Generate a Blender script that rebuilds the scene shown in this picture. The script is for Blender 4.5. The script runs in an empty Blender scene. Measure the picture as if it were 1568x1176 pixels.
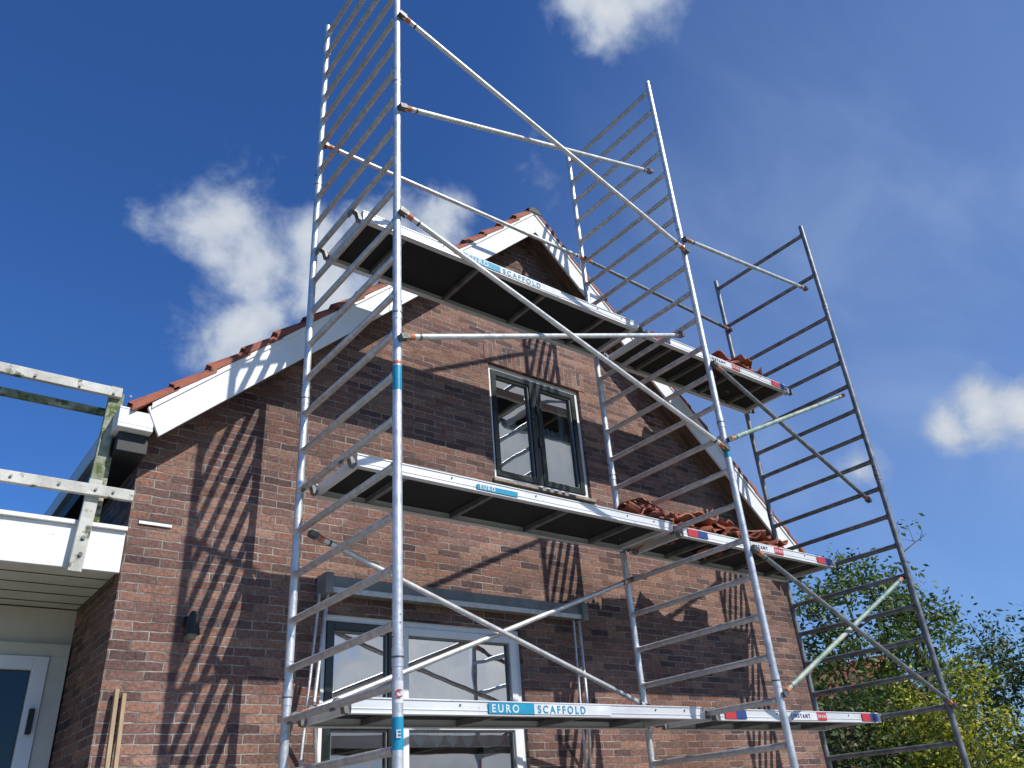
import bpy, math, random
from mathutils import Vector, Matrix, noise, Euler
random.seed(7)
S=bpy.context.scene
COL=S.collection
# ------------------------------------------------------------ helpers
class MB:
    def __init__(s): s.v=[];s.f=[];s.m=[];s.s=[]
    def add(s,vs,fs,mi=0,sm=False):
        b=len(s.v); s.v+= [tuple(p) for p in vs]
        for f in fs: s.f.append([b+i for i in f]); s.m.append(mi); s.s.append(sm)
    def box(s,x0,x1,y0,y1,z0,z1,mi=0):
        s.add([(x0,y0,z0),(x1,y0,z0),(x1,y1,z0),(x0,y1,z0),(x0,y0,z1),(x1,y0,z1),(x1,y1,z1),(x0,y1,z1)],
              [(0,3,2,1),(4,5,6,7),(0,1,5,4),(1,2,6,5),(2,3,7,6),(3,0,4,7)],mi)
    def obox(s,p,q,w,h,up=(0,0,1),mi=0):
        p=Vector(p);q=Vector(q);d=(q-p).normalized();sd=d.cross(Vector(up)).normalized();u=sd.cross(d).normalized()
        vs=[]
        for c in (p,q):
            for a,b in ((-1,-1),(1,-1),(1,1),(-1,1)): vs.append(c+sd*a*w/2+u*b*h/2)
        s.add(vs,[(0,1,2,3),(7,6,5,4),(0,4,5,1),(1,5,6,2),(2,6,7,3),(3,7,4,0)],mi)
    def tube(s,p,q,r,r2=None,n=14,mi=0,cap=True):
        if r2 is None:r2=r
        p=Vector(p);q=Vector(q);d=(q-p).normalized()
        a=d.orthogonal().normalized();b=d.cross(a)
        vs=[]
        for c,rr in ((p,r),(q,r2)):
            for i in range(n):
                t=2*math.pi*i/n; vs.append(c+(a*math.cos(t)+b*math.sin(t))*rr)
        s.add(vs,[(i,(i+1)%n,n+(i+1)%n,n+i) for i in range(n)],mi,True)
        if cap: s.add(vs,[tuple(range(n-1,-1,-1)),tuple(range(n,2*n))],mi)
    def prism(s,pts,y0,y1,mi=0):
        n=len(pts); vs=[(x,y0,z) for x,z in pts]+[(x,y1,z) for x,z in pts]
        s.add(vs,[tuple(range(n)),tuple(range(2*n-1,n-1,-1))]+[(i,n+i,n+(i+1)%n,(i+1)%n) for i in range(n)],mi)
    def build(s,name,parent=None,mats=(),bevel=0):
        me=bpy.data.meshes.new(name);me.from_pydata(s.v,[],s.f);me.update()
        for m in mats: me.materials.append(m)
        me.polygons.foreach_set('material_index',s.m);me.polygons.foreach_set('use_smooth',s.s);me.update()
        o=bpy.data.objects.new(name,me);COL.objects.link(o)
        if parent:o.parent=parent
        if bevel:
            b=o.modifiers.new('bevel','BEVEL');b.width=bevel;b.segments=2;b.limit_method='ANGLE';b.angle_limit=math.radians(50)
        return o
def empty(name):
    o=bpy.data.objects.new(name,None);COL.objects.link(o);return o
def mat(name):
    m=bpy.data.materials.new(name);m.use_nodes=True;nt=m.node_tree
    return m,nt,nt.nodes,nt.links,nt.nodes['Principled BSDF']
def noisy(name,c1,c2,scale=6,rough=.6,metal=0.,bump=.1,detail=6,c3=None,spots=None,rr=.15,stretch=(1,1,1),bscale=None):
    m,nt,N,L,P=mat(name)
    tc=N.new('ShaderNodeTexCoord');mp=N.new('ShaderNodeMapping');mp.inputs['Scale'].default_value=stretch
    L.new(tc.outputs['Object'],mp.inputs['Vector'])
    n=N.new('ShaderNodeTexNoise');n.inputs['Scale'].default_value=scale;n.inputs['Detail'].default_value=detail;n.inputs['Roughness'].default_value=.65
    L.new(mp.outputs['Vector'],n.inputs['Vector'])
    r=N.new('ShaderNodeValToRGB');e=r.color_ramp.elements
    e[0].position=.35;e[0].color=(*c1,1);e[1].position=.65;e[1].color=(*c2,1)
    L.new(n.outputs['Fac'],r.inputs['Fac']);col=r.outputs['Color']
    if spots:
        n2=N.new('ShaderNodeTexNoise');n2.inputs['Scale'].default_value=spots[1];n2.inputs['Detail'].default_value=8
        n2.inputs['Roughness'].default_value=.7
        L.new(tc.outputs['Object'],n2.inputs['Vector'])
        mr=N.new('ShaderNodeMapRange');mr.inputs['From Min'].default_value=spots[2];mr.inputs['From Max'].default_value=spots[2]+.07
        L.new(n2.outputs['Fac'],mr.inputs['Value'])
        mx=N.new('ShaderNodeMix');mx.data_type='RGBA';L.new(mr.outputs['Result'],mx.inputs['Factor'])
        L.new(col,mx.inputs['A']);mx.inputs['B'].default_value=(*spots[0],1);col=mx.outputs['Result']
    L.new(col,P.inputs['Base Color'])
    P.inputs['Metallic'].default_value=metal
    mr2=N.new('ShaderNodeMapRange');mr2.inputs['To Min'].default_value=max(0.03,rough-rr);mr2.inputs['To Max'].default_value=min(1,rough+rr)
    L.new(n.outputs['Fac'],mr2.inputs['Value']);L.new(mr2.outputs['Result'],P.inputs['Roughness'])
    if bump:
        n3=N.new('ShaderNodeTexNoise');n3.inputs['Scale'].default_value=bscale or scale*5;n3.inputs['Detail'].default_value=5
        L.new(mp.outputs['Vector'],n3.inputs['Vector'])
        b=N.new('ShaderNodeBump');b.inputs['Strength'].default_value=bump;b.inputs['Distance'].default_value=.01
        L.new(n3.outputs['Fac'],b.inputs['Height']);L.new(b.outputs['Normal'],P.inputs['Normal'])
    return m
def brickmat(name,mode='wall'):
    m,nt,N,L,P=mat(name)
    tc=N.new('ShaderNodeTexCoord');sp=N.new('ShaderNodeSeparateXYZ');L.new(tc.outputs['Object'],sp.inputs[0])
    wn=N.new('ShaderNodeTexNoise');wn.inputs['Scale'].default_value=11;wn.inputs['Detail'].default_value=3;L.new(tc.outputs['Object'],wn.inputs['Vector'])
    wv=N.new('ShaderNodeMath');wv.operation='MULTIPLY_ADD';L.new(wn.outputs['Fac'],wv.inputs[0]);wv.inputs[1].default_value=.020;L.new(sp.outputs['Z'],wv.inputs[2])
    cb=N.new('ShaderNodeCombineXYZ')
    if mode=='wall':
        ge=N.new('ShaderNodeNewGeometry');s2=N.new('ShaderNodeSeparateXYZ');L.new(ge.outputs['Normal'],s2.inputs[0])
        ab=N.new('ShaderNodeMath');ab.operation='ABSOLUTE';L.new(s2.outputs['X'],ab.inputs[0])
        gt=N.new('ShaderNodeMath');gt.operation='GREATER_THAN';gt.inputs[1].default_value=.6;L.new(ab.outputs[0],gt.inputs[0])
        mx=N.new('ShaderNodeMix');L.new(gt.outputs[0],mx.inputs['Factor']);L.new(sp.outputs['X'],mx.inputs['A']);L.new(sp.outputs['Y'],mx.inputs['B'])
        wx_=N.new('ShaderNodeMath');wx_.operation='MULTIPLY_ADD';L.new(wn.outputs['Fac'],wx_.inputs[0]);wx_.inputs[1].default_value=-.02;L.new(mx.outputs['Result'],wx_.inputs[2])
        L.new(wx_.outputs[0],cb.inputs['X']);L.new(wv.outputs[0],cb.inputs['Y'])
    else:
        L.new(sp.outputs['Z'],cb.inputs['X']);L.new(sp.outputs['X'],cb.inputs['Y'])
    b=N.new('ShaderNodeTexBrick');b.offset=.5;b.inputs['Scale'].default_value=1;b.inputs['Brick Width'].default_value=.208
    b.inputs['Row Height'].default_value=.0565;b.inputs['Mortar Size'].default_value=.0055;b.inputs['Mortar Smooth'].default_value=.35
    b.inputs['Color1'].default_value=(0,0,0,1);b.inputs['Color2'].default_value=(1,1,1,1);b.inputs['Mortar'].default_value=(.5,.5,.5,1)
    L.new(cb.outputs[0],b.inputs['Vector'])
    r=N.new('ShaderNodeValToRGB');cr=r.color_ramp;cr.interpolation='LINEAR'
    cols=[(0,(.080,.050,.050)),(.15,(.205,.112,.088)),(.30,(.135,.078,.070)),(.45,(.265,.142,.103)),(.6,(.175,.098,.083)),(.74,(.30,.172,.125)),(.88,(.215,.103,.076)),(1,(.105,.062,.058))]
    cr.elements[0].position=0;cr.elements[0].color=(*cols[0][1],1);cr.elements[1].position=1;cr.elements[1].color=(*cols[-1][1],1)
    for p,c in cols[1:-1]:
        e=cr.elements.new(p);e.color=(*c,1)
    L.new(b.outputs['Color'],r.inputs['Fac'])
    n=N.new('ShaderNodeTexNoise');n.inputs['Scale'].default_value=45;n.inputs['Detail'].default_value=6;n.inputs['Roughness'].default_value=.7;L.new(tc.outputs['Object'],n.inputs['Vector'])
    mr=N.new('ShaderNodeMapRange');mr.inputs['From Min'].default_value=.3;mr.inputs['From Max'].default_value=.7;mr.inputs['To Min'].default_value=.48;mr.inputs['To Max'].default_value=1.52;L.new(n.outputs['Fac'],mr.inputs['Value'])
    hm=N.new('ShaderNodeMix');hm.data_type='RGBA';hm.blend_type='MULTIPLY';hm.inputs['Factor'].default_value=1
    L.new(r.outputs['Color'],hm.inputs['A']);L.new(mr.outputs['Result'],hm.inputs['B'])
    mo=N.new('ShaderNodeMix');mo.data_type='RGBA';L.new(b.outputs['Fac'],mo.inputs['Factor']);L.new(hm.outputs['Result'],mo.inputs['A'])
    mn=N.new('ShaderNodeValToRGB');mn.color_ramp.elements[0].color=(.14,.12,.10,1);mn.color_ramp.elements[1].color=(.38,.34,.30,1);mn.color_ramp.elements[0].position=.38;mn.color_ramp.elements[1].position=.62
    n4=N.new('ShaderNodeTexNoise');n4.inputs['Scale'].default_value=7;n4.inputs['Detail'].default_value=8;n4.inputs['Roughness'].default_value=.7;L.new(tc.outputs['Object'],n4.inputs['Vector']);L.new(n4.outputs['Fac'],mn.inputs['Fac'])
    L.new(mn.outputs['Color'],mo.inputs['B'])
    w=N.new('ShaderNodeTexNoise');w.inputs['Scale'].default_value=.9;w.inputs['Detail'].default_value=8;w.inputs['Roughness'].default_value=.65;L.new(tc.outputs['Object'],w.inputs['Vector'])
    wr=N.new('ShaderNodeMapRange');wr.inputs['From Min'].default_value=.35;wr.inputs['From Max'].default_value=.7;wr.inputs['To Min'].default_value=.70;wr.inputs['To Max'].default_value=1.2;L.new(w.outputs['Fac'],wr.inputs['Value'])
    wm=N.new('ShaderNodeMix');wm.data_type='RGBA';wm.blend_type='MULTIPLY';wm.inputs['Factor'].default_value=1;L.new(mo.outputs['Result'],wm.inputs['A']);L.new(wr.outputs['Result'],wm.inputs['B'])
    n5=N.new('ShaderNodeTexNoise');n5.inputs['Scale'].default_value=16;n5.inputs['Detail'].default_value=9;n5.inputs['Roughness'].default_value=.75;L.new(tc.outputs['Object'],n5.inputs['Vector'])
    r5=N.new('ShaderNodeMapRange');r5.inputs['From Min'].default_value=.60;r5.inputs['From Max'].default_value=.78;r5.inputs['To Max'].default_value=.6;L.new(n5.outputs['Fac'],r5.inputs['Value'])
    m5=N.new('ShaderNodeMix');m5.data_type='RGBA';L.new(r5.outputs[0],m5.inputs['Factor']);L.new(wm.outputs['Result'],m5.inputs['A']);m5.inputs['B'].default_value=(.36,.31,.26,1)
    L.new(m5.outputs['Result'],P.inputs['Base Color']);P.inputs['Roughness'].default_value=.9
    P.inputs['Specular IOR Level'].default_value=.25
    h=N.new('ShaderNodeMath');h.operation='MULTIPLY_ADD';L.new(b.outputs['Fac'],h.inputs[0]);h.inputs[1].default_value=-1.1
    h2=N.new('ShaderNodeMath');h2.operation='MULTIPLY';L.new(n.outputs['Fac'],h2.inputs[0]);h2.inputs[1].default_value=.8;L.new(h2.outputs[0],h.inputs[2])
    h3=N.new('ShaderNodeMath');h3.operation='MULTIPLY_ADD';L.new(b.outputs['Color'],h3.inputs[0]);h3.inputs[1].default_value=.45;L.new(h.outputs[0],h3.inputs[2])
    bp=N.new('ShaderNodeBump');bp.inputs['Strength'].default_value=1.;bp.inputs['Distance'].default_value=.010;L.new(h3.outputs[0],bp.inputs['Height']);L.new(bp.outputs['Normal'],P.inputs['Normal'])
    return m
def plain(name,c,rough=.5,metal=0):
    return noisy(name,tuple(x*.88 for x in c),tuple(min(1,x*1.08) for x in c),scale=8,rough=rough,metal=metal,bump=.05)
BRICK=brickmat('brick_masonry');SOLD=brickmat('soldier_brick','soldier')
ALU=noisy('aluminium_tube',(.54,.54,.54),(.76,.76,.75),scale=14,rough=.42,metal=.6,bump=.15,spots=((.32,.31,.29),24,.64),bscale=60)
RUNG=noisy('aluminium_rung',(.44,.43,.42),(.64,.63,.62),scale=18,rough=.48,metal=.6,bump=.18,spots=((.68,.67,.64),30,.60),bscale=70)
BEAM=noisy('deck_beam_aluminium',(.60,.61,.62),(.78,.78,.78),scale=4,rough=.42,metal=.3,bump=.05,spots=((.32,.32,.30),18,.62),stretch=(.3,1,1))
GALV=noisy('galvanised_steel',(.07,.07,.07),(.20,.20,.19),scale=25,rough=.5,metal=.8,bump=.1)
ORANGE=noisy('orange_plastic',(.42,.10,.035),(.55,.18,.07),scale=20,rough=.6,bump=.1,spots=((.3,.28,.25),30,.58))
DARKTUBE=noisy('dark_aluminium',(.13,.14,.145),(.28,.29,.30),scale=12,rough=.5,metal=.6,bump=.1)  # darker grey aluminium for the second tower's frame and braces
GREENTUBE=noisy('green_painted_tube',(.13,.24,.18),(.38,.41,.35),scale=9,rough=.55,metal=.3,bump=.1,spots=((.5,.45,.4),14,.58))
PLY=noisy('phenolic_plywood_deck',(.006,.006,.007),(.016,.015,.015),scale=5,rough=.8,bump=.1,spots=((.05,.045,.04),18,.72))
CROSS=noisy('deck_cross_member',(.13,.13,.13),(.25,.25,.24),scale=12,rough=.55,metal=.5,bump=.1)
WHITE=noisy('white_paint',(.70,.70,.69),(.80,.80,.79),scale=2.5,rough=.45,bump=.05,spots=((.45,.44,.40),12,.67))
FASC=noisy('aged_white_paint',(.66,.66,.63),(.78,.78,.75),scale=3,rough=.55,bump=.1,spots=((.30,.30,.24),20,.63))
CREAM=noisy('cream_panel',(.56,.53,.45),(.66,.63,.54),scale=3,rough=.6,bump=.05,spots=((.42,.40,.34),6,.64))
SOFF=noisy('brown_soffit_timber',(.10,.065,.045),(.19,.12,.08),scale=5,rough=.7,bump=.2,stretch=(1,6,1))
TILE=noisy('clay_pantile',(.18,.05,.03),(.40,.12,.062),scale=7,rough=.75,bump=.4,spots=((.08,.065,.05),7,.58))
BLACK=noisy('black_ridge',(.012,.012,.012),(.03,.03,.03),scale=8,rough=.6,bump=.1)
SASH=noisy('dark_green_sash',(.008,.014,.012),(.018,.027,.024),scale=12,rough=.3,bump=.04)
LEAD=noisy('grey_awning_cassette',(.15,.155,.155),(.25,.25,.24),scale=5,rough=.6,bump=.1,metal=.1,spots=((.38,.20,.04),14,.62))
WOOD=noisy('weathered_white_wood',(.40,.39,.34),(.62,.61,.55),scale=6,rough=.8,bump=.4,spots=((.10,.11,.06),9,.55),stretch=(1,1,1))
MOSS=noisy('mossy_wood',(.13,.16,.07),(.42,.42,.34),scale=8,rough=.9,bump=.5,spots=((.08,.11,.03),12,.52))
PINE=noisy('old_batten',(.30,.21,.12),(.42,.31,.19),scale=6,rough=.7,bump=.2,stretch=(6,6,.6))
CURT=noisy('net_curtain',(.66,.66,.65),(.80,.80,.79),scale=5,rough=.9,bump=.1,stretch=(6,1,.5))
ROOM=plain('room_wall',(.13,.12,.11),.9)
BLUE=plain('blue_sticker',(.01,.26,.42),.4);RED=plain('red_sticker',(.45,.03,.04),.4);NAVY=plain('navy_sticker',(.02,.05,.18),.4);LBL=noisy('white_sticker',(.55,.56,.57),(.70,.70,.70),scale=10,rough=.4,bump=.03,spots=((.4,.4,.4),25,.62))
SILL=noisy('stone_sill',(.20,.16,.12),(.36,.32,.27),scale=20,rough=.9,bump=.6,spots=((.42,.24,.05),14,.60))
def glassmat(name='window_glass',base=.14,tr=.85):
    m,nt,N,L,P=mat(name);out=N['Material Output'];N.remove(P)
    t=N.new('ShaderNodeBsdfTransparent');t.inputs[0].default_value=(tr*.96,tr,tr*.99,1)
    g=N.new('ShaderNodeBsdfGlossy');g.inputs['Roughness'].default_value=.0;g.inputs['Color'].default_value=(.95,.97,1,1)
    fr=N.new('ShaderNodeFresnel');fr.inputs[0].default_value=1.9
    tc=N.new('ShaderNodeTexCoord');n=N.new('ShaderNodeTexNoise');n.inputs['Scale'].default_value=1.8;L.new(tc.outputs['Object'],n.inputs['Vector'])
    b=N.new('ShaderNodeBump');b.inputs['Strength'].default_value=.15;b.inputs['Distance'].default_value=.03;L.new(n.outputs['Fac'],b.inputs['Height']);L.new(b.outputs['Normal'],g.inputs['Normal'])
    a=N.new('ShaderNodeMath');a.operation='MULTIPLY_ADD';a.inputs[1].default_value=1.;a.inputs[2].default_value=base;a.use_clamp=True;L.new(fr.outputs[0],a.inputs[0])
    mx=N.new('ShaderNodeMixShader');L.new(a.outputs[0],mx.inputs[0]);L.new(t.outputs[0],mx.inputs[1]);L.new(g.outputs[0],mx.inputs[2]);L.new(mx.outputs[0],out.inputs[0])
    return m
GLASS=glassmat(base=.28);GLASS2=glassmat('boosted_glass',.52);DGLASS=glassmat('door_glass',-.06,.7)  # second glass: mirror share raised to brighten the lower window's reflection
# ------------------------------------------------------------ camera
cam=bpy.data.cameras.new('camera');co=bpy.data.objects.new('camera',cam);COL.objects.link(co)
right=Vector((.78980,-.60942,-.06939)).normalized();fwd=Vector((.56233,.67426,.47870)).normalized();up=right.cross(fwd).normalized()
co.matrix_world=Matrix(((right.x,up.x,-fwd.x,0),(right.y,up.y,-fwd.y,0),(right.z,up.z,-fwd.z,1.6),(0,0,0,1)))
cam.sensor_width=36;cam.lens=28.26;cam.clip_start=.05;cam.clip_end=3000;S.camera=co
# ------------------------------------------------------------ light
SD=Vector((.32,-1,1.0)).normalized()
sun=bpy.data.lights.new('sun','SUN');so=bpy.data.objects.new('sun',sun);COL.objects.link(so)
so.rotation_euler=(-SD).to_track_quat('-Z','Y').to_euler();sun.energy=5.0;sun.angle=math.radians(.53);sun.color=(1,.96,.89);so.location=(5,-10,15)
W=bpy.data.worlds.new('World');S.world=W;W.use_nodes=True;nt=W.node_tree;N=nt.nodes;L=nt.links
bg=N['Background'];sky=N.new('ShaderNodeTexSky');sky.sky_type='NISHITA';sky.sun_disc=False
sky.sun_elevation=math.asin(SD.z);sky.sun_rotation=math.atan2(SD.x,SD.y);sky.air_density=1.0;sky.dust_density=.4;sky.ozone_density=2.0
bg.inputs['Strength'].default_value=.092
tc=N.new('ShaderNodeTexCoord')
nz=N.new('ShaderNodeVectorMath');nz.operation='NORMALIZE';L.new(tc.outputs['Generated'],nz.inputs[0])
fb=N.new('ShaderNodeTexNoise');fb.inputs['Scale'].default_value=10;fb.inputs['Detail'].default_value=10;fb.inputs['Roughness'].default_value=.56;fb.inputs['Distortion'].default_value=.2
L.new(nz.outputs[0],fb.inputs['Vector'])
blobs=[((.216,.774,.596),.07,1),((.226,.745,.628),.06,1.0),((.265,.760,.593),.115,1.3),((.299,.718,.628),.075,1.1),((.280,.787,.549),.08,1),((.328,.751,.573),.095,1.1),
 ((.437,.629,.643),.045,.8),((.365,.680,.636),.06,.8),((.462,.372,.801),.06,1.1),((.490,.370,.789),.075,1.3),((.513,.335,.791),.055,1),
 ((.888,.286,.350),.042,1.1),((.876,.320,.345),.034,1.0),((.900,.255,.345),.040,1.0),((.849,.415,.327),.035,.7),((.532,.529,.661),.045,.4),
 ((.60,-.76,.22),.34,1.8),((.55,-.70,.45),.30,1.7),((.75,-.6,.3),.25,1.4)]  # clouds added out of view behind the camera to pale the window reflections
cur=None
for c,r,s in blobs:
    c=Vector(c).normalized()
    d=N.new('ShaderNodeVectorMath');d.operation='DISTANCE';L.new(nz.outputs[0],d.inputs[0]);d.inputs[1].default_value=c
    m=N.new('ShaderNodeMath');m.operation='MULTIPLY_ADD';L.new(d.outputs['Value'],m.inputs[0]);m.inputs[1].default_value=-s/r;m.inputs[2].default_value=s
    if cur is None:cur=m.outputs[0]
    else:
        x=N.new('ShaderNodeMath');x.operation='SMOOTH_MAX';x.inputs[2].default_value=.2;L.new(cur,x.inputs[0]);L.new(m.outputs[0],x.inputs[1]);cur=x.outputs[0]
ns=N.new('ShaderNodeMath');ns.operation='MULTIPLY_ADD';L.new(fb.outputs['Fac'],ns.inputs[0]);ns.inputs[1].default_value=3.2;ns.inputs[2].default_value=-1.78
cl=N.new('ShaderNodeMath');cl.operation='MAXIMUM';L.new(cur,cl.inputs[0]);cl.inputs[1].default_value=-1.5
sm=N.new('ShaderNodeMath');sm.operation='ADD';L.new(cl.outputs[0],sm.inputs[0]);L.new(ns.outputs[0],sm.inputs[1])
mr=N.new('ShaderNodeMapRange');mr.interpolation_type='SMOOTHSTEP';mr.inputs['From Min'].default_value=-.25;mr.inputs['From Max'].default_value=.65;L.new(sm.outputs[0],mr.inputs['Value'])
mpw=N.new('ShaderNodeMapping');mpw.inputs['Scale'].default_value=(1.2,3.0,2.2);mpw.inputs['Rotation'].default_value=(.3,.5,.7);L.new(nz.outputs[0],mpw.inputs[0])
wf=N.new('ShaderNodeTexNoise');wf.inputs['Scale'].default_value=1.9;wf.inputs['Detail'].default_value=8;wf.inputs['Roughness'].default_value=.52;wf.inputs['Distortion'].default_value=.5;L.new(mpw.outputs[0],wf.inputs['Vector'])
wr=N.new('ShaderNodeMapRange');wr.interpolation_type='SMOOTHSTEP';wr.inputs['From Min'].default_value=.38;wr.inputs['From Max'].default_value=.78;wr.inputs['To Min'].default_value=.22;wr.inputs['To Max'].default_value=.50;L.new(wf.outputs['Fac'],wr.inputs['Value'])
sx=N.new('ShaderNodeSeparateXYZ');L.new(nz.outputs[0],sx.inputs[0])
wx=N.new('ShaderNodeMapRange');wx.interpolation_type='SMOOTHSTEP';wx.inputs['From Min'].default_value=.38;wx.inputs['From Max'].default_value=.88;L.new(sx.outputs['X'],wx.inputs['Value'])
wm=N.new('ShaderNodeMath');wm.operation='MULTIPLY';L.new(wr.outputs[0],wm.inputs[0]);L.new(wx.outputs[0],wm.inputs[1])
tint=N.new('ShaderNodeMix');tint.data_type='RGBA';tint.blend_type='MULTIPLY';tint.inputs['Factor'].default_value=1;L.new(sky.outputs[0],tint.inputs['A']);tint.inputs['B'].default_value=(.45,.87,1.52,1)
mw=N.new('ShaderNodeMix');mw.data_type='RGBA';L.new(wm.outputs[0],mw.inputs['Factor']);L.new(tint.outputs['Result'],mw.inputs['A']);mw.inputs['B'].default_value=(4.8,6.3,8.8,1)
cc=N.new('ShaderNodeValToRGB');cc.color_ramp.elements[0].position=.1;cc.color_ramp.elements[0].color=(.42,.50,.64,1);cc.color_ramp.elements[1].position=.9;cc.color_ramp.elements[1].color=(.75,.77,.80,1)
fb2=N.new('ShaderNodeMapRange');fb2.inputs['From Min'].default_value=.1;fb2.inputs['From Max'].default_value=1.4;L.new(sm.outputs[0],fb2.inputs['Value']);L.new(fb2.outputs[0],cc.inputs['Fac'])
sc=N.new('ShaderNodeVectorMath');sc.operation='SCALE';sc.inputs['Scale'].default_value=10.9;L.new(cc.outputs['Color'],sc.inputs[0])
mc=N.new('ShaderNodeMix');mc.data_type='RGBA';L.new(mr.outputs[0],mc.inputs['Factor']);L.new(mw.outputs['Result'],mc.inputs['A']);L.new(sc.outputs[0],mc.inputs['B'])
L.new(mc.outputs['Result'],bg.inputs['Color'])
# ------------------------------------------------------------ house
XL,XR,XC=1.142,8.104,4.623;WY=5.2;HB=13.0
AP=7.37;SL=.927
def rz(x): return AP-SL*abs(x-XC)
house=empty('brick_house')
wl=MB()
opens=[(2.48,4.22,.95,2.97),(4.06,5.22,4.27,5.454)]
xs=sorted({XL,XR,XC,2.48,4.22,4.06,5.22})
DR=.10
for a,b in zip(xs[:-1],xs[1:]):
    mid=(a+b)/2;cuts=sorted([(o[2],o[3]) for o in opens if o[0]<mid<o[1]]);z=0
    for lo,hi in cuts:
        wl.add([(a,WY,z),(b,WY,z),(b,WY,lo),(a,WY,lo)],[(0,1,2,3)]);z=hi
    wl.add([(a,WY,z),(b,WY,z),(b,WY,rz(b)-.08),(a,WY,rz(a)-.08)],[(0,1,2,3)])
for x0,x1,z0,z1 in opens:
    wl.add([(x0,WY,z0),(x1,WY,z0),(x1,WY+DR,z0),(x0,WY+DR,z0),(x0,WY,z1),(x1,WY,z1),(x1,WY+DR,z1),(x0,WY+DR,z1)],[(0,1,2,3),(7,6,5,4),(0,3,7,4),(1,5,6,2)])
ez=rz(XL)-.08
wl.add([(XL,WY,0),(XL,HB,0),(XL,HB,ez),(XL,WY,ez)],[(0,3,2,1)])
wl.add([(XR,WY,0),(XR,HB,0),(XR,HB,ez),(XR,WY,ez)],[(0,1,2,3)])
wl.add([(XL,HB,0),(XR,HB,0),(XR,HB,ez),(XC,HB,AP-.08),(XL,HB,ez)],[(4,3,2,1,0)])
wl.build('brick_walls',house,[BRICK])
sd=MB();sd.box(4.02,5.30,WY-.006,WY+.05,5.458,5.665)
sd.build('soldier_course',house,[SOLD])
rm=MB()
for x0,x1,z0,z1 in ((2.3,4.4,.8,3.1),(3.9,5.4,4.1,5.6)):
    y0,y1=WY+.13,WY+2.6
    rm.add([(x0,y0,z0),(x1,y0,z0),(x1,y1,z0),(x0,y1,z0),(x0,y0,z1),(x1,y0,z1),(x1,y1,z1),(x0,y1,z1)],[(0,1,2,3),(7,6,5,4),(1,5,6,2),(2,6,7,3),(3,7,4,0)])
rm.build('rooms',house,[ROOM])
bb=MB()
xl,xr=1.09,2*XC-1.09
TH=.268
def barge(x0,x1,y0,y1,top,th,mi=0,cut=.09):
    if x0<XC: pts=[(x0,rz(x0)+top),(x1,rz(x1)+top),(x1,rz(x1)+top-th),(x0+cut,rz(x0+cut)+top-th)]
    else: pts=[(x0,rz(x0)+top),(x1,rz(x1)+top),(x1-cut,rz(x1-cut)+top-th),(x0,rz(x0)+top-th)]
    bb.prism(pts,y0,y1,mi)
jl=2.85
barge(xl,jl-.0015,4.95,4.975,0,TH);barge(jl+.0015,XC-.001,4.9505,4.9755,.001,TH,cut=0)
barge(XC+.001,6.6,4.95,4.975,0,TH,cut=0);barge(6.603,xr,4.9505,4.9755,-.001,TH)
barge(xl+.02,XC-.001,4.938,4.9495,.014,.042,cut=0);barge(XC+.001,xr-.02,4.938,4.9495,.014,.042,cut=0)
bb.build('bargeboards',house,[WHITE],.003)
sf=MB()
for s in (-1,1):
    a=(XC,AP-.13);b=(XC+s*3.50,AP-.13-SL*3.50)
    sf.add([(a[0],4.978,a[1]),(b[0],4.978,b[1]),(b[0],5.4,b[1]),(a[0],5.4,a[1]),(a[0],4.978,a[1]+.03),(b[0],4.978,b[1]+.03),(b[0],5.4,b[1]+.03),(a[0],5.4,a[1]+.03)],
       [(0,1,2,3),(7,6,5,4),(0,4,5,1),(3,2,6,7)])
    sf.add([(a[0],5.15,a[1]-.10),(b[0],5.15,b[1]-.10),(b[0],5.199,b[1]-.10),(a[0],5.199,a[1]-.10),(a[0],5.15,a[1]),(b[0],5.15,b[1]),(b[0],5.199,b[1]),(a[0],5.199,a[1])],[(0,1,2,3),(0,4,5,1),(3,2,6,7)])
sf.build('verge_soffit',house,[SOFF])
rf=MB()
SLN=math.sqrt(1+SL*SL)
Y0=4.935
for s in (-1,1):
    total=3.58*SLN;rows=16;rl=total/rows
    ny=int((HB+.2-Y0)/.036);grid=[]
    for r in range(rows):
        for e in (0,1):
            line=[]
            for j in range(ny+1):
                y=Y0+j*.036;ph=(y-Y0)/.215*2*math.pi
                w=.026*math.sin(ph-.4)+.010*math.sin(2*ph)
                jit=.012*noise.noise(Vector((r*1.7,int((y-Y0)/.215)*2.3,s)))
                d=(r+e)*rl + (.02 if e else 0); lift=.018+(.036 if e else .0)+w+jit
                x=XC+s*d/SLN+s*lift*SL/SLN; z=AP-SL*d/SLN+lift/SLN+.012
                line.append((x,y,z))
            grid.append(line)
    n=ny+1;vs=[p for l in grid for p in l];fs=[]
    for i in range(len(grid)-1):
        for j in range(ny):
            q=(i*n+j,i*n+j+1,(i+1)*n+j+1,(i+1)*n+j);fs.append(q if s<0 else q[::-1])
    rf.add(vs,fs,0,False)
    for r in range(rows):
        p=grid[2*r][0];q=grid[2*r+1][0]
        rf.add([(p[0],p[1]-.004,p[2]+.006),(q[0],q[1]-.004,q[2]+.006),(q[0],q[1]-.004,q[2]-.045),(p[0],p[1]-.004,p[2]-.02),
                (p[0],p[1]+.06,p[2]+.006),(q[0],q[1]+.06,q[2]+.006),(q[0],q[1]+.06,q[2]-.045),(p[0],p[1]+.06,p[2]-.02)],[(0,1,2,3),(4,7,6,5),(3,2,6,7),(0,4,5,1),(1,5,6,2)],0)
rf.build('pantile_roof',house,[TILE])
rd=MB()
y=4.95
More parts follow.
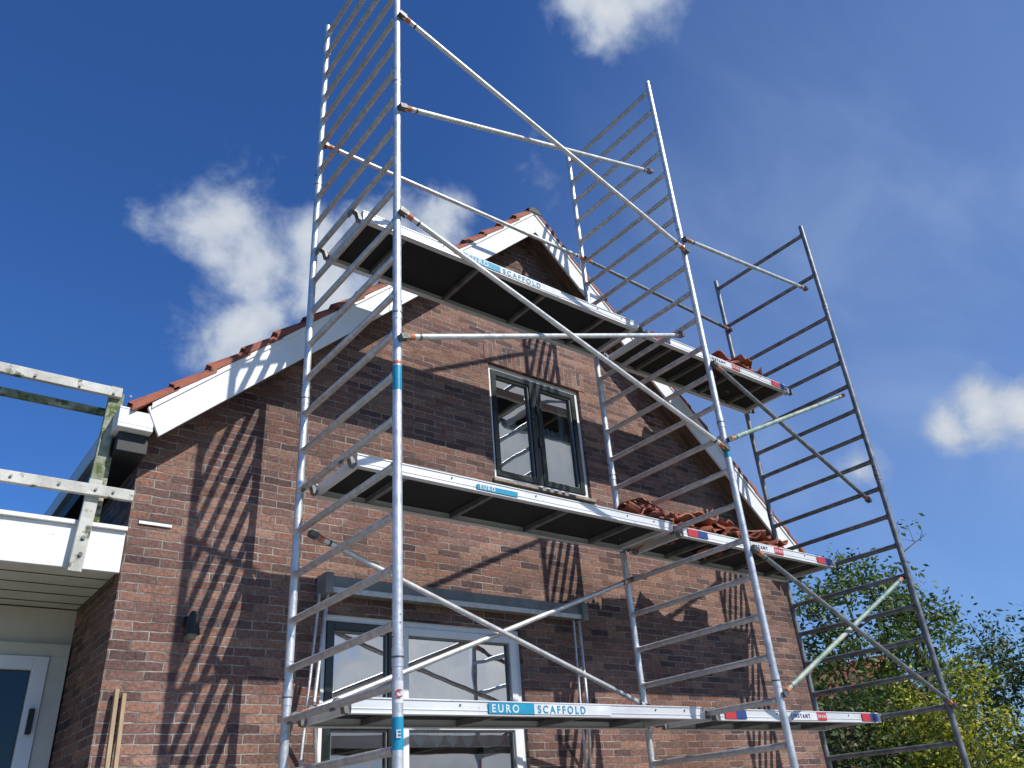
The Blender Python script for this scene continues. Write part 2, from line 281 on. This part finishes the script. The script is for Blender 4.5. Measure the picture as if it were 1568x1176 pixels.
while y<HB:
    rd.add([(XC+math.cos(t)*.105,yy,AP-.02+math.sin(t)*.075) for yy in (y,y+.36) for t in [math.pi*i/10 for i in range(11)]],[(i,i+1,12+i,11+i) for i in range(10)],0,True);y+=.34
rd.prism([(XC-.09,AP-.02),(XC-.06,AP+.03),(XC,AP+.052),(XC+.06,AP+.03),(XC+.09,AP-.02)],4.925,4.948,0)
rd.build('ridge_tiles',house,[BLACK])
ev=MB()
for s in (-1,1):
    xo=XL if s<0 else XR;x1=XC+s*(XC-.93)
    a,b=sorted((xo,x1))
    ev.box(a,b,4.955,HB,3.93,3.955,0)
    ev.box(*sorted((x1,x1-s*.02)),4.985,HB,3.956,4.055,0)
    ev.box(a,b,4.957,4.984,3.956,4.055,0)
    ev.box(*sorted((x1,x1-s*.10)),4.957,HB,4.056,4.07,0)
    ev.box(*sorted((x1-s*.03,xo)),5.02,HB,3.80,3.925,1)
ev.build('eaves_gutter',house,[FASC,BLACK],.004)
def casement(name,x0,x1,z0,z1,sashes,y=WY+.035,outer=.045,sash=.055,gm=None):
    w=MB();yb=y+.07
    w.box(x0,x0+outer,y,yb,z0,z1);w.box(x1-outer,x1,y,yb,z0,z1);w.box(x0+outer,x1-outer,y,yb,z1-outer,z1);w.box(x0+outer,x1-outer,y,yb,z0,z0+outer)
    g=MB()
    for (a,b,c,d,mi,gi) in sashes:
        t=sash;yy=y-.012
        w.box(a,a+t,yy,yb-.01,c,d,mi);w.box(b-t,b,yy,yb-.01,c,d,mi);w.box(a+t,b-t,yy,yb-.01,d-t,d,mi);w.box(a+t,b-t,yy,yb-.01,c,c+t,mi)
        g.add([(a+t,y+.03,c+t),(b-t,y+.03,c+t),(b-t,y+.03,d-t),(a+t,y+.03,d-t)],[(0,1,2,3)],gi)
        t2=t+.012
        for bx in ((a+t,a+t2,c+t,d-t),(b-t2,b-t,c+t,d-t),(a+t2,b-t2,d-t2,d-t),(a+t2,b-t2,c+t,c+t2)): w.box(bx[0],bx[1],y+.005,y+.028,bx[2],bx[3],2)
    w.build(name,house,[WHITE,SASH,LEAD],.003);g.build(name+'_glass',house,[GLASS,GLASS2])
casement('upper_window',4.06,5.22,4.27,5.454,[(4.107,4.625,4.317,5.407,1,0),(4.655,5.173,4.317,5.407,1,0)])
mu=MB();mu.box(4.6255,4.6545,WY+.03,WY+.10,4.317,5.407,1);mu.box(3.07,3.12,WY+.035,WY+.11,1.0,2.92,0);mu.box(2.53,4.17,WY+.032,WY+.105,2.28,2.335,0)
for zz in (4.75,5.1): mu.box(4.632,4.648,WY+.005,WY+.03,zz-.05,zz+.05,2)
mu.build('window_mullions',house,[WHITE,SASH,GALV],.003)
casement('lower_window',2.48,4.22,.95,2.97,[(2.527,3.068,2.337,2.922,1,1),(3.122,4.172,2.337,2.922,0,1),(2.527,3.068,1.0,2.278,1,0),(3.122,4.172,1.0,2.278,0,0)])
si=MB();si.box(4.03,5.25,WY-.03,WY+.04,4.235,4.268,0);si.box(2.42,4.28,WY-.06,WY+.03,.9,.948,0);si.build('window_sills',house,[SILL],.006)
cu=MB()
def curtain(x0,x1,z0,z1,y):
    n=int((x1-x0)/.012);vs=[]
    for i in range(n+1):
        x=x0+(x1-x0)*i/n;yy=y+.018*math.sin(x*75)+.01*math.sin(x*31)
        vs+=[(x,yy,z0),(x+.01*math.sin(x*20),yy,z1)]
    cu.add(vs,[(2*i,2*i+2,2*i+3,2*i+1) for i in range(n)],0,True)
curtain(4.12,4.60,4.3,4.95,WY+.13);curtain(4.67,5.16,4.3,4.98,WY+.13);curtain(5.02,5.16,4.98,5.42,WY+.16);curtain(4.12,4.22,4.95,5.42,WY+.16)
curtain(2.5,2.72,1.0,2.95,WY+.26);curtain(3.98,4.2,1.0,2.95,WY+.26);curtain(3.14,4.15,2.66,2.93,WY+.2)
x=3.12
while x<4.15:
    cu.add([(x,WY+.115,2.275),(x+.135,WY+.115,2.275),(x+.135,WY+.115,2.20),(x+.105,WY+.115,2.15),(x+.0675,WY+.115,2.115),(x+.03,WY+.115,2.15),(x,WY+.115,2.20)],[(0,1,2,3,4,5,6)],0);x+=.138
cu.build('curtains',house,[CURT])
aw=MB();aw.box(2.44,4.85,5.09,5.198,3.09,3.20,0);aw.box(2.44,4.85,5.075,5.089,3.08,3.12,1)
for xx in (2.44,4.82): aw.box(xx-.02,xx+.04,5.05,5.197,3.07,3.21,0)
for x0 in (2.47,4.80):
    aw.tube((x0,5.12,3.07),(x0-.13,4.98,2.35),.013,mi=1);aw.tube((x0-.06,5.12,3.07),(x0-.20,5.0,1.9),.010,mi=1);aw.tube((x0-.13,4.98,2.35),(x0-.02,5.14,1.95),.012,mi=1)
aw.build('awning',house,[LEAD,RUNG],.004)
la=MB();la.box(1.55,1.61,5.16,5.199,2.80,2.86,0);la.tube((1.58,5.11,2.86),(1.58,5.11,2.74),.028,.050,mi=0);la.tube((1.58,5.11,2.88),(1.58,5.11,2.86),.015,.028,mi=0);la.box(1.565,1.595,5.11,5.16,2.82,2.84,0);la.tube((1.58,5.11,2.745),(1.58,5.11,2.71),.032,.025,mi=1)
la.build('wall_lamp',house,[BLACK,SILL])
ve=MB();ve.box(1.20,1.40,5.188,5.199,3.412,3.43,0);ve.box(1.20,1.40,5.192,5.1995,3.431,3.445,1);ve.build('wall_vent_slot',house,[WHITE,BLACK])  # vent slot in the wall: white strip with a black strip above
# ------------------------------------------------------------ annex
an=empty('flat_roof_annex');a=MB()
a.box(-5,1.135,5.19,5.215,3.09,3.345,0);a.box(-5.0,1.137,5.165,5.26,3.346,3.372,0)
a.box(-5,1.135,5.216,6.24,3.105,3.13,1)
a.box(-5,1.135,5.27,11,3.30,3.33,2)
for yy in (5.42,5.64,5.86,6.08): a.box(-5,1.135,yy,yy+.006,3.100,3.1045,2)
a.build('fascia_and_roof',an,[FASC,CREAM,BLACK],.003)
a=MB()
a.add([(-5,6.25,2.85),(1.14,6.25,2.85),(1.14,6.25,3.10),(-5,6.25,3.10)],[(0,1,2,3)],0)
a.box(-5,-.6,6.25,6.3,0,2.849,0)
a.box(1.02,1.13,6.20,6.3,0,2.779,0);a.box(-.6,1.13,6.2,6.3,2.78,2.86,0)
a.build('annex_wall',an,[CREAM])
a=MB();
for x0,x1 in ((-.58,.20),(.22,1.015)):
    t=.09
    a.box(x0,x0+t,6.18,6.25,.05,2.775);a.box(x1-t,x1,6.18,6.25,.05,2.775);a.box(x0+t,x1-t,6.18,6.25,2.69,2.775);a.box(x0+t,x1-t,6.18,6.25,.05,.2)
    a.box(x0+t+.002,x1-t-.002,6.2,6.23,1.95,1.99)
a.box(.955,.985,6.14,6.18,2.3,2.45,1)
a.build('annex_door_frame',an,[WHITE,BLACK],.003)
a=MB();a.add([(-.5,6.22,.2),(.93,6.22,.2),(.93,6.22,2.69),(-.5,6.22,2.69)],[(0,1,2,3)]);a.build('annex_door_glass',an,[DGLASS])
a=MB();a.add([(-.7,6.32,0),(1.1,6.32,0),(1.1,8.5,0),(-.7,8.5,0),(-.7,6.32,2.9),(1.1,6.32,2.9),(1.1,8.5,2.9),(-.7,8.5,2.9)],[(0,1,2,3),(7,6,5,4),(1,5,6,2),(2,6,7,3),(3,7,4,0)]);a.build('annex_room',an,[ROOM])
# ------------------------------------------------------------ railing on the annex
rl=empty('wooden_roof_railing');a=MB()
for x in (-3.1,-1.1,.89):
    a.obox((x-.012,5.135,3.05),(x+.01,5.125,3.62),.04,.075,(1,0,0),0);a.obox((x+.012,5.135,3.60),(x+.03,5.125,4.27),.042,.07,(1,0,0),1)
    a.obox((x+.05,5.19,3.38),(x+.06,5.17,4.25),.04,.06,(1,0,0),1)
    for zz in (3.15,3.25): a.tube((x,5.10,zz),(x,5.135,zz),.012,mi=2,n=8)
a.obox((-5,5.085,4.19),(.95,5.09,4.215),.035,.065,(0,0,1),0)
a.obox((-5,5.085,3.54),(1.12,5.088,3.54),.035,.07,(0,0,1),0)
a.obox((-5,5.21,4.10),(.93,5.21,4.12),.03,.05,(0,0,1),1)
for x in (-1.3,-.4,.2,.45,.7,.9,1.0):
    for zz in (4.2,3.54): a.tube((x,5.06,zz),(x,5.07,zz),.009,mi=2,n=6)
a.build('railing_planks',rl,[WOOD,MOSS,GALV],.004)
bt=MB();bt.obox((1.20,4.85,0),(1.218,5.16,2.42),.022,.034,(0,1,0));bt.obox((1.27,4.9,0),(1.262,5.17,2.40),.022,.032,(0,1,0));bt.build('timber_battens',None,[PINE],.002)
# ------------------------------------------------------------ scaffold
X1,X2,X3=2.067,5.084,7.468;FY,RY=3.5,4.766;Z0,PT=2.215,.284
def zn(n): return Z0+PT*n
def frame(name,par,X,nmax,skip=(),top=None,mt=None):
    f=MB();top=top or zn(nmax)+.12
    joints=[.25,2.36-.02,4.33,6.32]
    for Y in (FY,RY):
        f.tube((X,Y,.18),(X,Y,top),.0265,n=20,mi=0)
        f.tube((X,Y,top),(X,Y,top+.012),.0262,.018,n=20,mi=0)
        for z in joints[1:]:
            if z<top-.2:
                f.tube((X,Y,z-.045),(X,Y,z+.045),.0292,n=20,mi=0);f.tube((X,Y,z-.004),(X,Y,z+.004),.0305,n=20,mi=2)
                f.tube((X-.034,Y,z+.10),(X+.034,Y,z+.10),.006,n=8,mi=2)
                for q in (.16,.20): f.tube((X,Y-.0275,z+q),(X,Y+.0275,z+q),.004,n=8,mi=2)
        f.tube((X,Y,.16),(X,Y,.5),.019,n=12,mi=2);f.tube((X-.025,Y,.08),(X+.025,Y,.08),.08,n=20,mi=2)
    n=-7
    while n<=nmax:
        if n not in skip:
            z=zn(n)
            f.tube((X,FY+.024,z),(X,RY-.024,z),.022,n=14,mi=1)
            for Y,s in ((FY,1),(RY,-1)):
                f.tube((X,Y+s*.02,z),(X,Y+s*.05,z),.0265,.0225,n=14,mi=0)
        n+=1
    return f.build(name,par,mt or [ALU,RUNG,GALV])
def brace(m,p,q,mi=0,r=.019,ends=1):
    p=Vector(p);q=Vector(q);d=(q-p).normalized()
    m.tube(p,q,r,n=14,mi=mi)
    for e,s in ((p,1),(q,-1)):
        if ends: m.tube(e+d*s*.02,e+d*s*.06,.0212,n=14,mi=3);
        m.obox(e-d*s*.045,e+d*s*.015,.036,.046,(0,1,0),mi=2)
        m.tube(e+d*s*.10,e+d*s*.115,.0215,n=12,mi=2)
def deck(name,par,x0,x1,y0,y1,zr,label):
    d=MB();zt=zr+.038;zb=zr-.045
    for y,s in ((y0,1),(y1,-1)):
        d.box(x0,x1,*sorted((y,y+s*.025)),zb+.008,zt-.008,0)
        d.box(x0-.004,x1+.004,*sorted((y-s*.006,y+s*.035)),zt-.008,zt,0)
        d.box(x0-.004,x1+.004,*sorted((y-s*.006,y+s*.040)),zb,zb+.008,0)
        d.box(x0,x1,*sorted((y-s*.004,y+s*.002)),zr-.020,zr-.015,0)
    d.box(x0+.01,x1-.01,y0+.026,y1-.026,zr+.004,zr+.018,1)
    k=4
    for i in range(k):
        xx=x0+.38+(x1-x0-.76)*i/(k-1);d.box(xx-.016,xx+.016,y0+.028,y1-.028,zr-.036,zr+.003,2)
    for xx,s in ((x0,-1),(x1,1)):
        d.box(*sorted((xx,xx-s*.035)),y0+.027,y1-.027,zb+.010,zt-.010,0)
        for yy in (y0+.035,y1-.035):
            pts=[(0,-.02),(.035,.03),(.075,.036),(.10,.012),(.10,-.03),(.085,-.03),(.082,.008),(.065,.018),(.045,.012),(.03,-.04),(0,-.045)]
            vs=[(xx+s*a_,zr+b_) for a_,b_ in pts]
            if s<0: vs=vs[::-1]
            d.prism(vs,yy-.022,yy+.022,2)
    for xx in (x0+.3,x0+.7,(x0+x1)/2,x1-.5,x1-.2): d.tube((xx,y0-.007,zr+.01),(xx,y0,zr+.01),.006,n=8,mi=3)
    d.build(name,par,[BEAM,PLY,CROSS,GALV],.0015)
    def text(body,x,size,mt,dz=-.018):
        c=bpy.data.curves.new('lettering','FONT');c.body=body;c.size=size;c.extrude=.0006;c.space_character=1.45;c.offset=.0012
        t=bpy.data.objects.new('lettering',c);COL.objects.link(t);t.parent=par;t.location=(x,y0-.0125,zr+dz);t.rotation_euler=(math.pi/2,0,0);c.materials.append(mt)
    s=MB()
    if label=='A':
        s.box(3.05,3.40,y0-.0115,y0-.0065,zr-.034,zr+.027,0);s.box(3.40,4.06,y0-.0105,y0-.0065,zr-.034,zr+.027,3)
        text('EURO',3.07,.063,LBL,-.026);text('SCAFFOLD',3.425,.063,BLUE,-.026)
    elif label=='C':
        s.box(3.05,3.40,y0-.0115,y0-.0065,zr-.034,zr+.003,0);text('EURO',3.07,.040,LBL,-.028)
    else:
        for xx in (x0+.05,x1-.30):
            s.box(xx,xx+.125,y0-.0115,y0-.0065,zr-.034,zr+.027,1);s.box(xx+.126,xx+.25,y0-.0115,y0-.0065,zr-.034,zr+.027,2)
        m_=(x0+x1)/2;s.box(m_-.22,m_+.12,y0-.0105,y0-.0065,zr-.034,zr+.027,3);s.box(m_+.12,m_+.26,y0-.0105,y0-.0065,zr-.034,zr+.027,1)
        text('INSTANT',m_-.21,.042,NAVY,-.017);text('SPAN',m_+.13,.036,LBL,-.016)
    s.build(name+'_labels',par,[BLUE,RED,NAVY,LBL])
tw=empty('scaffold_tower');t2=empty('scaffold_tower')
frame('ladder_frame_a',tw,X1,21);frame('ladder_frame_b',tw,X2,21)
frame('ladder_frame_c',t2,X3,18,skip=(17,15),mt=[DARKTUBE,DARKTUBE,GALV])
deck('platform_low',tw,2.15,5.0,4.12,4.72,zn(0),'A');deck('platform_mid',tw,2.15,5.0,4.12,4.72,zn(5),'C');deck('platform_high',tw,2.15,5.0,4.12,4.72,zn(12)-.04,'A')
deck('platform_low',t2,5.17,7.39,4.10,4.68,zn(0)-.01,'B');deck('platform_mid',t2,5.17,7.39,4.14,4.72,zn(5)-.01,'B');deck('platform_high',t2,5.17,7.39,4.14,4.72,zn(12)-.05,'D')
b=MB();f=FY-.045
brace(b,(2.10,f,7.02),(5.04,f,6.05));brace(b,(2.10,f,6.05),(5.084,3.70,7.22))
brace(b,(2.10,f,5.09),(5.0,f,4.08));brace(b,(2.10,f,4.15),(5.084,3.72,5.29))
brace(b,(2.10,4.56,3.27),(5.06,4.70,2.33));brace(b,(2.10,4.66,2.23),(5.06,4.70,3.35))
brace(b,(2.10,RY-.04,zn(16)),(5.07,RY-.04,zn(16)+.03))
b.build('braces',tw,[ALU,RUNG,GALV,ORANGE])
b=MB()
brace(b,(5.10,RY-.04,zn(16)+.03),(7.45,RY-.04,zn(16)-.06),1);brace(b,(5.10,f,6.19),(7.45,f+.2,6.66),0)
brace(b,(5.12,f+.02,2.26),(7.45,f+.1,3.33),4);brace(b,(5.12,f,3.26),(7.45,f,2.23),1)
brace(b,(5.12,f+.02,4.18),(7.45,f+.15,5.26),5);brace(b,(5.12,f-.0,4.86),(7.45,f+.2,4.14),1)
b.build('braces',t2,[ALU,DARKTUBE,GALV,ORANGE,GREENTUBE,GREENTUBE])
s=MB()
for X,Y,z,h,mi in ((X1,FY,3.80,.16,0),(X1,FY,2.13,.10,3),(X1,FY,1.93,.14,0),(X2,FY,4.02,.13,0),(X2,FY,2.22,.08,3),(X2,RY,3.6,.1,0),(X1,FY,3.97,.02,4)):
    s.tube((X,Y,z),(X,Y,z+h),.0271,n=20,mi=mi,cap=False)
s.build('post_stickers',tw,[BLUE,RED,NAVY,LBL,ORANGE])
def ptext(body,X,z,size,mt):
    c=bpy.data.curves.new('lettering','FONT');c.body=body;c.size=size;c.extrude=.0005;c.offset=.001;c.align_x='CENTER'
    t=bpy.data.objects.new('lettering',c);COL.objects.link(t);t.parent=tw;t.location=(X-.012,FY-.0284,z);t.rotation_euler=(math.pi/2,0,-.5);c.materials.append(mt)
ptext('C',X1,2.155,.05,RED);ptext('E',X1,1.98,.05,LBL)
# ------------------------------------------------------------ loose roof tiles on the decks
def tile(m,loc,rot):
    nx=8;Wd,Ln=.24,.36;Mx=Matrix.Translation(loc)@rot
    vs=[];n=nx+1
    for dz in (0,-.014):
        for j in range(2):
            for i in range(n):
                u=i/nx;vs.append(Mx@Vector(((u-.5)*Wd,(j-.5)*Ln,.030*math.sin(u*2*math.pi)+dz)))
    fs=[(i,i+1,n+i+1,n+i) for i in range(nx)]+[(2*n+i,3*n+i,3*n+i+1,2*n+i+1) for i in range(nx)]
    fs+=[(i,2*n+i,2*n+i+1,i+1) for i in range(nx)]+[(n+i,n+i+1,3*n+i+1,3*n+i) for i in range(nx)]+[(0,n,3*n,2*n),(nx,2*n+nx,3*n+nx,n+nx)]
    m.add(vs,fs,0)
tl=MB()
for k in range(60):
    x=random.uniform(4.8,6.75);h=.02+.15*random.random()
    tile(tl,Vector((x,random.uniform(4.32,4.58),zn(5)+.035+h)),Euler((random.uniform(-.35,.35),random.uniform(-.4,.4),random.uniform(0,6.3))).to_matrix().to_4x4())
for k in range(5): tile(tl,Vector((4.95+.03*k,4.45,zn(5)+.20+.012*k)),Euler((.1,.25,1.4+.1*k)).to_matrix().to_4x4())
tl.build('roof_tile_pile',None,[TILE])
tl=MB()
for k in range(24):
    tile(tl,Vector((random.uniform(6.35,7.15),random.uniform(4.35,4.6),zn(12)+.01+.19*random.random())),Euler((random.uniform(-.3,.3),random.uniform(-.3,.3),random.uniform(0,6.3))).to_matrix().to_4x4())
tl.build('roof_tile_pile',None,[TILE])
# ------------------------------------------------------------ ground
g=MB();g.add([(-600,-600,0),(600,-600,0),(600,600,0),(-600,600,0)],[(0,1,2,3)])
g.build('ground',None,[noisy('grass',(.035,.06,.015),(.08,.11,.03),scale=.8,rough=.95,bump=.5,bscale=30)])
g=MB();g.add([(-6,-3,.004),(10,-3,.004),(10,5.2,.004),(-6,5.2,.004)],[(0,1,2,3)])
g.build('patio_paving',None,[noisy('paving',(.24,.225,.20),(.35,.33,.30),scale=4,rough=.9,bump=.4)])
sh=empty('garden_shed');a=MB();a.box(13.4,16.4,8.2,10.6,0,2.9,0);a.prism([(13.1,2.85),(14.9,3.85),(16.7,2.85),(16.7,2.75),(14.9,3.72),(13.1,2.75)],7.9,10.9,1);a.prism([(13.4,2.902),(16.4,2.902),(14.9,3.70)],8.202,8.25,0)
a.build('shed_walls_and_roof',sh,[SOFF,TILE])
# ------------------------------------------------------------ vegetation
def leafmat(name,cs):
    m,nt,N,L,P=mat(name);ge=N.new('ShaderNodeNewGeometry');r=N.new('ShaderNodeValToRGB')
    r.color_ramp.elements[0].color=(*cs[0],1);r.color_ramp.elements[1].color=(*cs[-1],1)
    for i,c in enumerate(cs[1:-1]): r.color_ramp.elements.new((i+1)/(len(cs)-1)).color=(*c,1)
    L.new(ge.outputs['Random Per Island'],r.inputs['Fac']);L.new(r.outputs['Color'],P.inputs['Base Color']);P.inputs['Roughness'].default_value=.5
    tr=N.new('ShaderNodeBsdfTranslucent');L.new(r.outputs['Color'],tr.inputs[0]);mx=N.new('ShaderNodeMixShader');mx.inputs[0].default_value=.35
    L.new(P.outputs[0],mx.inputs[1]);L.new(tr.outputs[0],mx.inputs[2]);L.new(mx.outputs[0],N['Material Output'].inputs[0]);return m
BARK=noisy('bark',(.06,.05,.04),(.15,.13,.10),scale=10,rough=.95,bump=.6)
LG=leafmat('leaves',[(.04,.08,.015),(.10,.165,.03),(.18,.25,.055)])
LY=leafmat('yellow_flowers',[(.07,.12,.018),(.15,.21,.025),(.45,.43,.035),(.58,.53,.05)])
LD=leafmat('dark_leaves',[(.03,.06,.014),(.065,.11,.022),(.12,.16,.045)])
def plant(name,base,h,cr,ch,mats,clumps,leaves,ls,spread=.22,seed=1,trunk=.09,stems=5,low=.25):
    rnd=random.Random(seed);o=empty(name);t=MB();lf=MB();B=Vector(base)
    ctr=B+Vector((0,0,h-ch/2))
    tips=[]
    for s in range(stems):
        a=2*math.pi*s/stems+rnd.random();p=B+Vector((.1*math.cos(a),.1*math.sin(a),0));r=trunk*(.7+.5*rnd.random());lean=rnd.uniform(.15,.5)*cr
        end=B+Vector((lean*math.cos(a)*1.3,lean*math.sin(a)*1.3,h*(.72+.3*rnd.random())))
        N_=7;pts=[p.lerp(end,i/N_)+Vector((rnd.gauss(0,.05),rnd.gauss(0,.05),0))*(i>0) for i in range(N_+1)]
        for i in range(N_):
            t.tube(pts[i],pts[i+1],r*(1-i/N_*.85),r*(1-(i+1)/N_*.85),n=7,cap=False)
        for k in range(14):
            i=rnd.randint(2,N_);q=pts[i];th=rnd.uniform(0,6.28);ln=cr*rnd.uniform(.35,.95)*(1.1-.5*i/N_)
            e=q+Vector((math.cos(th)*ln,math.sin(th)*ln,rnd.uniform(.1,.7)*ln));mid=q.lerp(e,.5)+Vector((0,0,rnd.uniform(-.06,.12)))
            rb=min(r*.3,.014)
            t.tube(q,mid,rb,rb*.6,n=5,cap=False);t.tube(mid,e,rb*.6,.003,n=5,cap=False);tips+=[mid,e,e]
            for w in range(4):
                q2=mid.lerp(e,rnd.random());e2=q2+Vector((rnd.gauss(0,.25),rnd.gauss(0,.25),rnd.uniform(0,.4)))*cr*.4
                t.tube(q2,e2,rb*.4,.0025,n=4,cap=False);tips.append(e2)
    cs=[]
    for k in range(clumps):
        if rnd.random()<.65: c=rnd.choice(tips)+Vector((rnd.gauss(0,.1),rnd.gauss(0,.1),rnd.gauss(0,.1)))
        else:
            while 1:
                v=Vector((rnd.uniform(-1,1),rnd.uniform(-1,1),rnd.uniform(-1,1)))
                if .3<v.length<1:break
            c=ctr+Vector((v.x*cr*.85,v.y*cr*.85,v.z*ch*.5))
        cs.append((c,spread*rnd.uniform(.5,1.3)))
    for c,sp in cs:
        for k in range(int(leaves*rnd.uniform(.5,1.4))):
            p=c+Vector((rnd.gauss(0,sp),rnd.gauss(0,sp),rnd.gauss(0,sp*.8)))
            if p.z<low: continue
            u=Vector((rnd.gauss(0,1),rnd.gauss(0,1),rnd.gauss(0,.7))).normalized();w=u.orthogonal().normalized();w.rotate(Matrix.Rotation(rnd.uniform(0,6.28),3,u))
            s=ls*rnd.uniform(.6,1.3)
            lf.add([p-u*s,p+w*s*.42,p+u*s,p-w*s*.42],[(0,1,2,3)])
    t.build('trunk_and_branches',o,[BARK]);lf.build('foliage',o,mats)
plant('garden_tree',(12.4,6.55,0),4.95,1.4,3.9,[LG],340,38,.05,seed=3,spread=.16)
plant('garden_tree',(15.2,6.0,0),4.2,1.5,3.0,[LD],200,38,.05,seed=5,spread=.17,trunk=.05)
plant('garden_tree',(17.5,5.2,0),3.9,1.7,3.0,[LG],220,38,.055,seed=9,spread=.19,trunk=.05)
plant('flowering_shrub',(11.3,5.4,0),2.75,1.05,2.3,[LY],260,50,.035,seed=11,trunk=.03,stems=8,spread=.14)
plant('garden_shrub',(10.3,6.3,0),2.9,.9,2.5,[LD],170,50,.045,seed=13,trunk=.03,stems=6)
hd=MB()
rnd=random.Random(4)
for k in range(24000):
    x=rnd.uniform(14,40);yb=2.0+ (x-14)*.25+rnd.uniform(-1,8);z=rnd.random()**.6*(2.4+1.2*noise.noise(Vector((x*.35,yb*.35,0))))
    p=Vector((x,yb,z));u=Vector((rnd.gauss(0,1),rnd.gauss(0,1),rnd.gauss(0,.7))).normalized();w=u.orthogonal().normalized();s=.10*rnd.uniform(.6,1.4)
    hd.add([p-u*s,p+w*s*.5,p+u*s,p-w*s*.5],[(0,1,2,3)])
hd.build('hedge',None,[leafmat('hedge_leaves',[(.05,.09,.015),(.11,.16,.03),(.22,.24,.05)])])
S.view_settings.view_transform='Standard';S.view_settings.look='None';S.view_settings.exposure=0
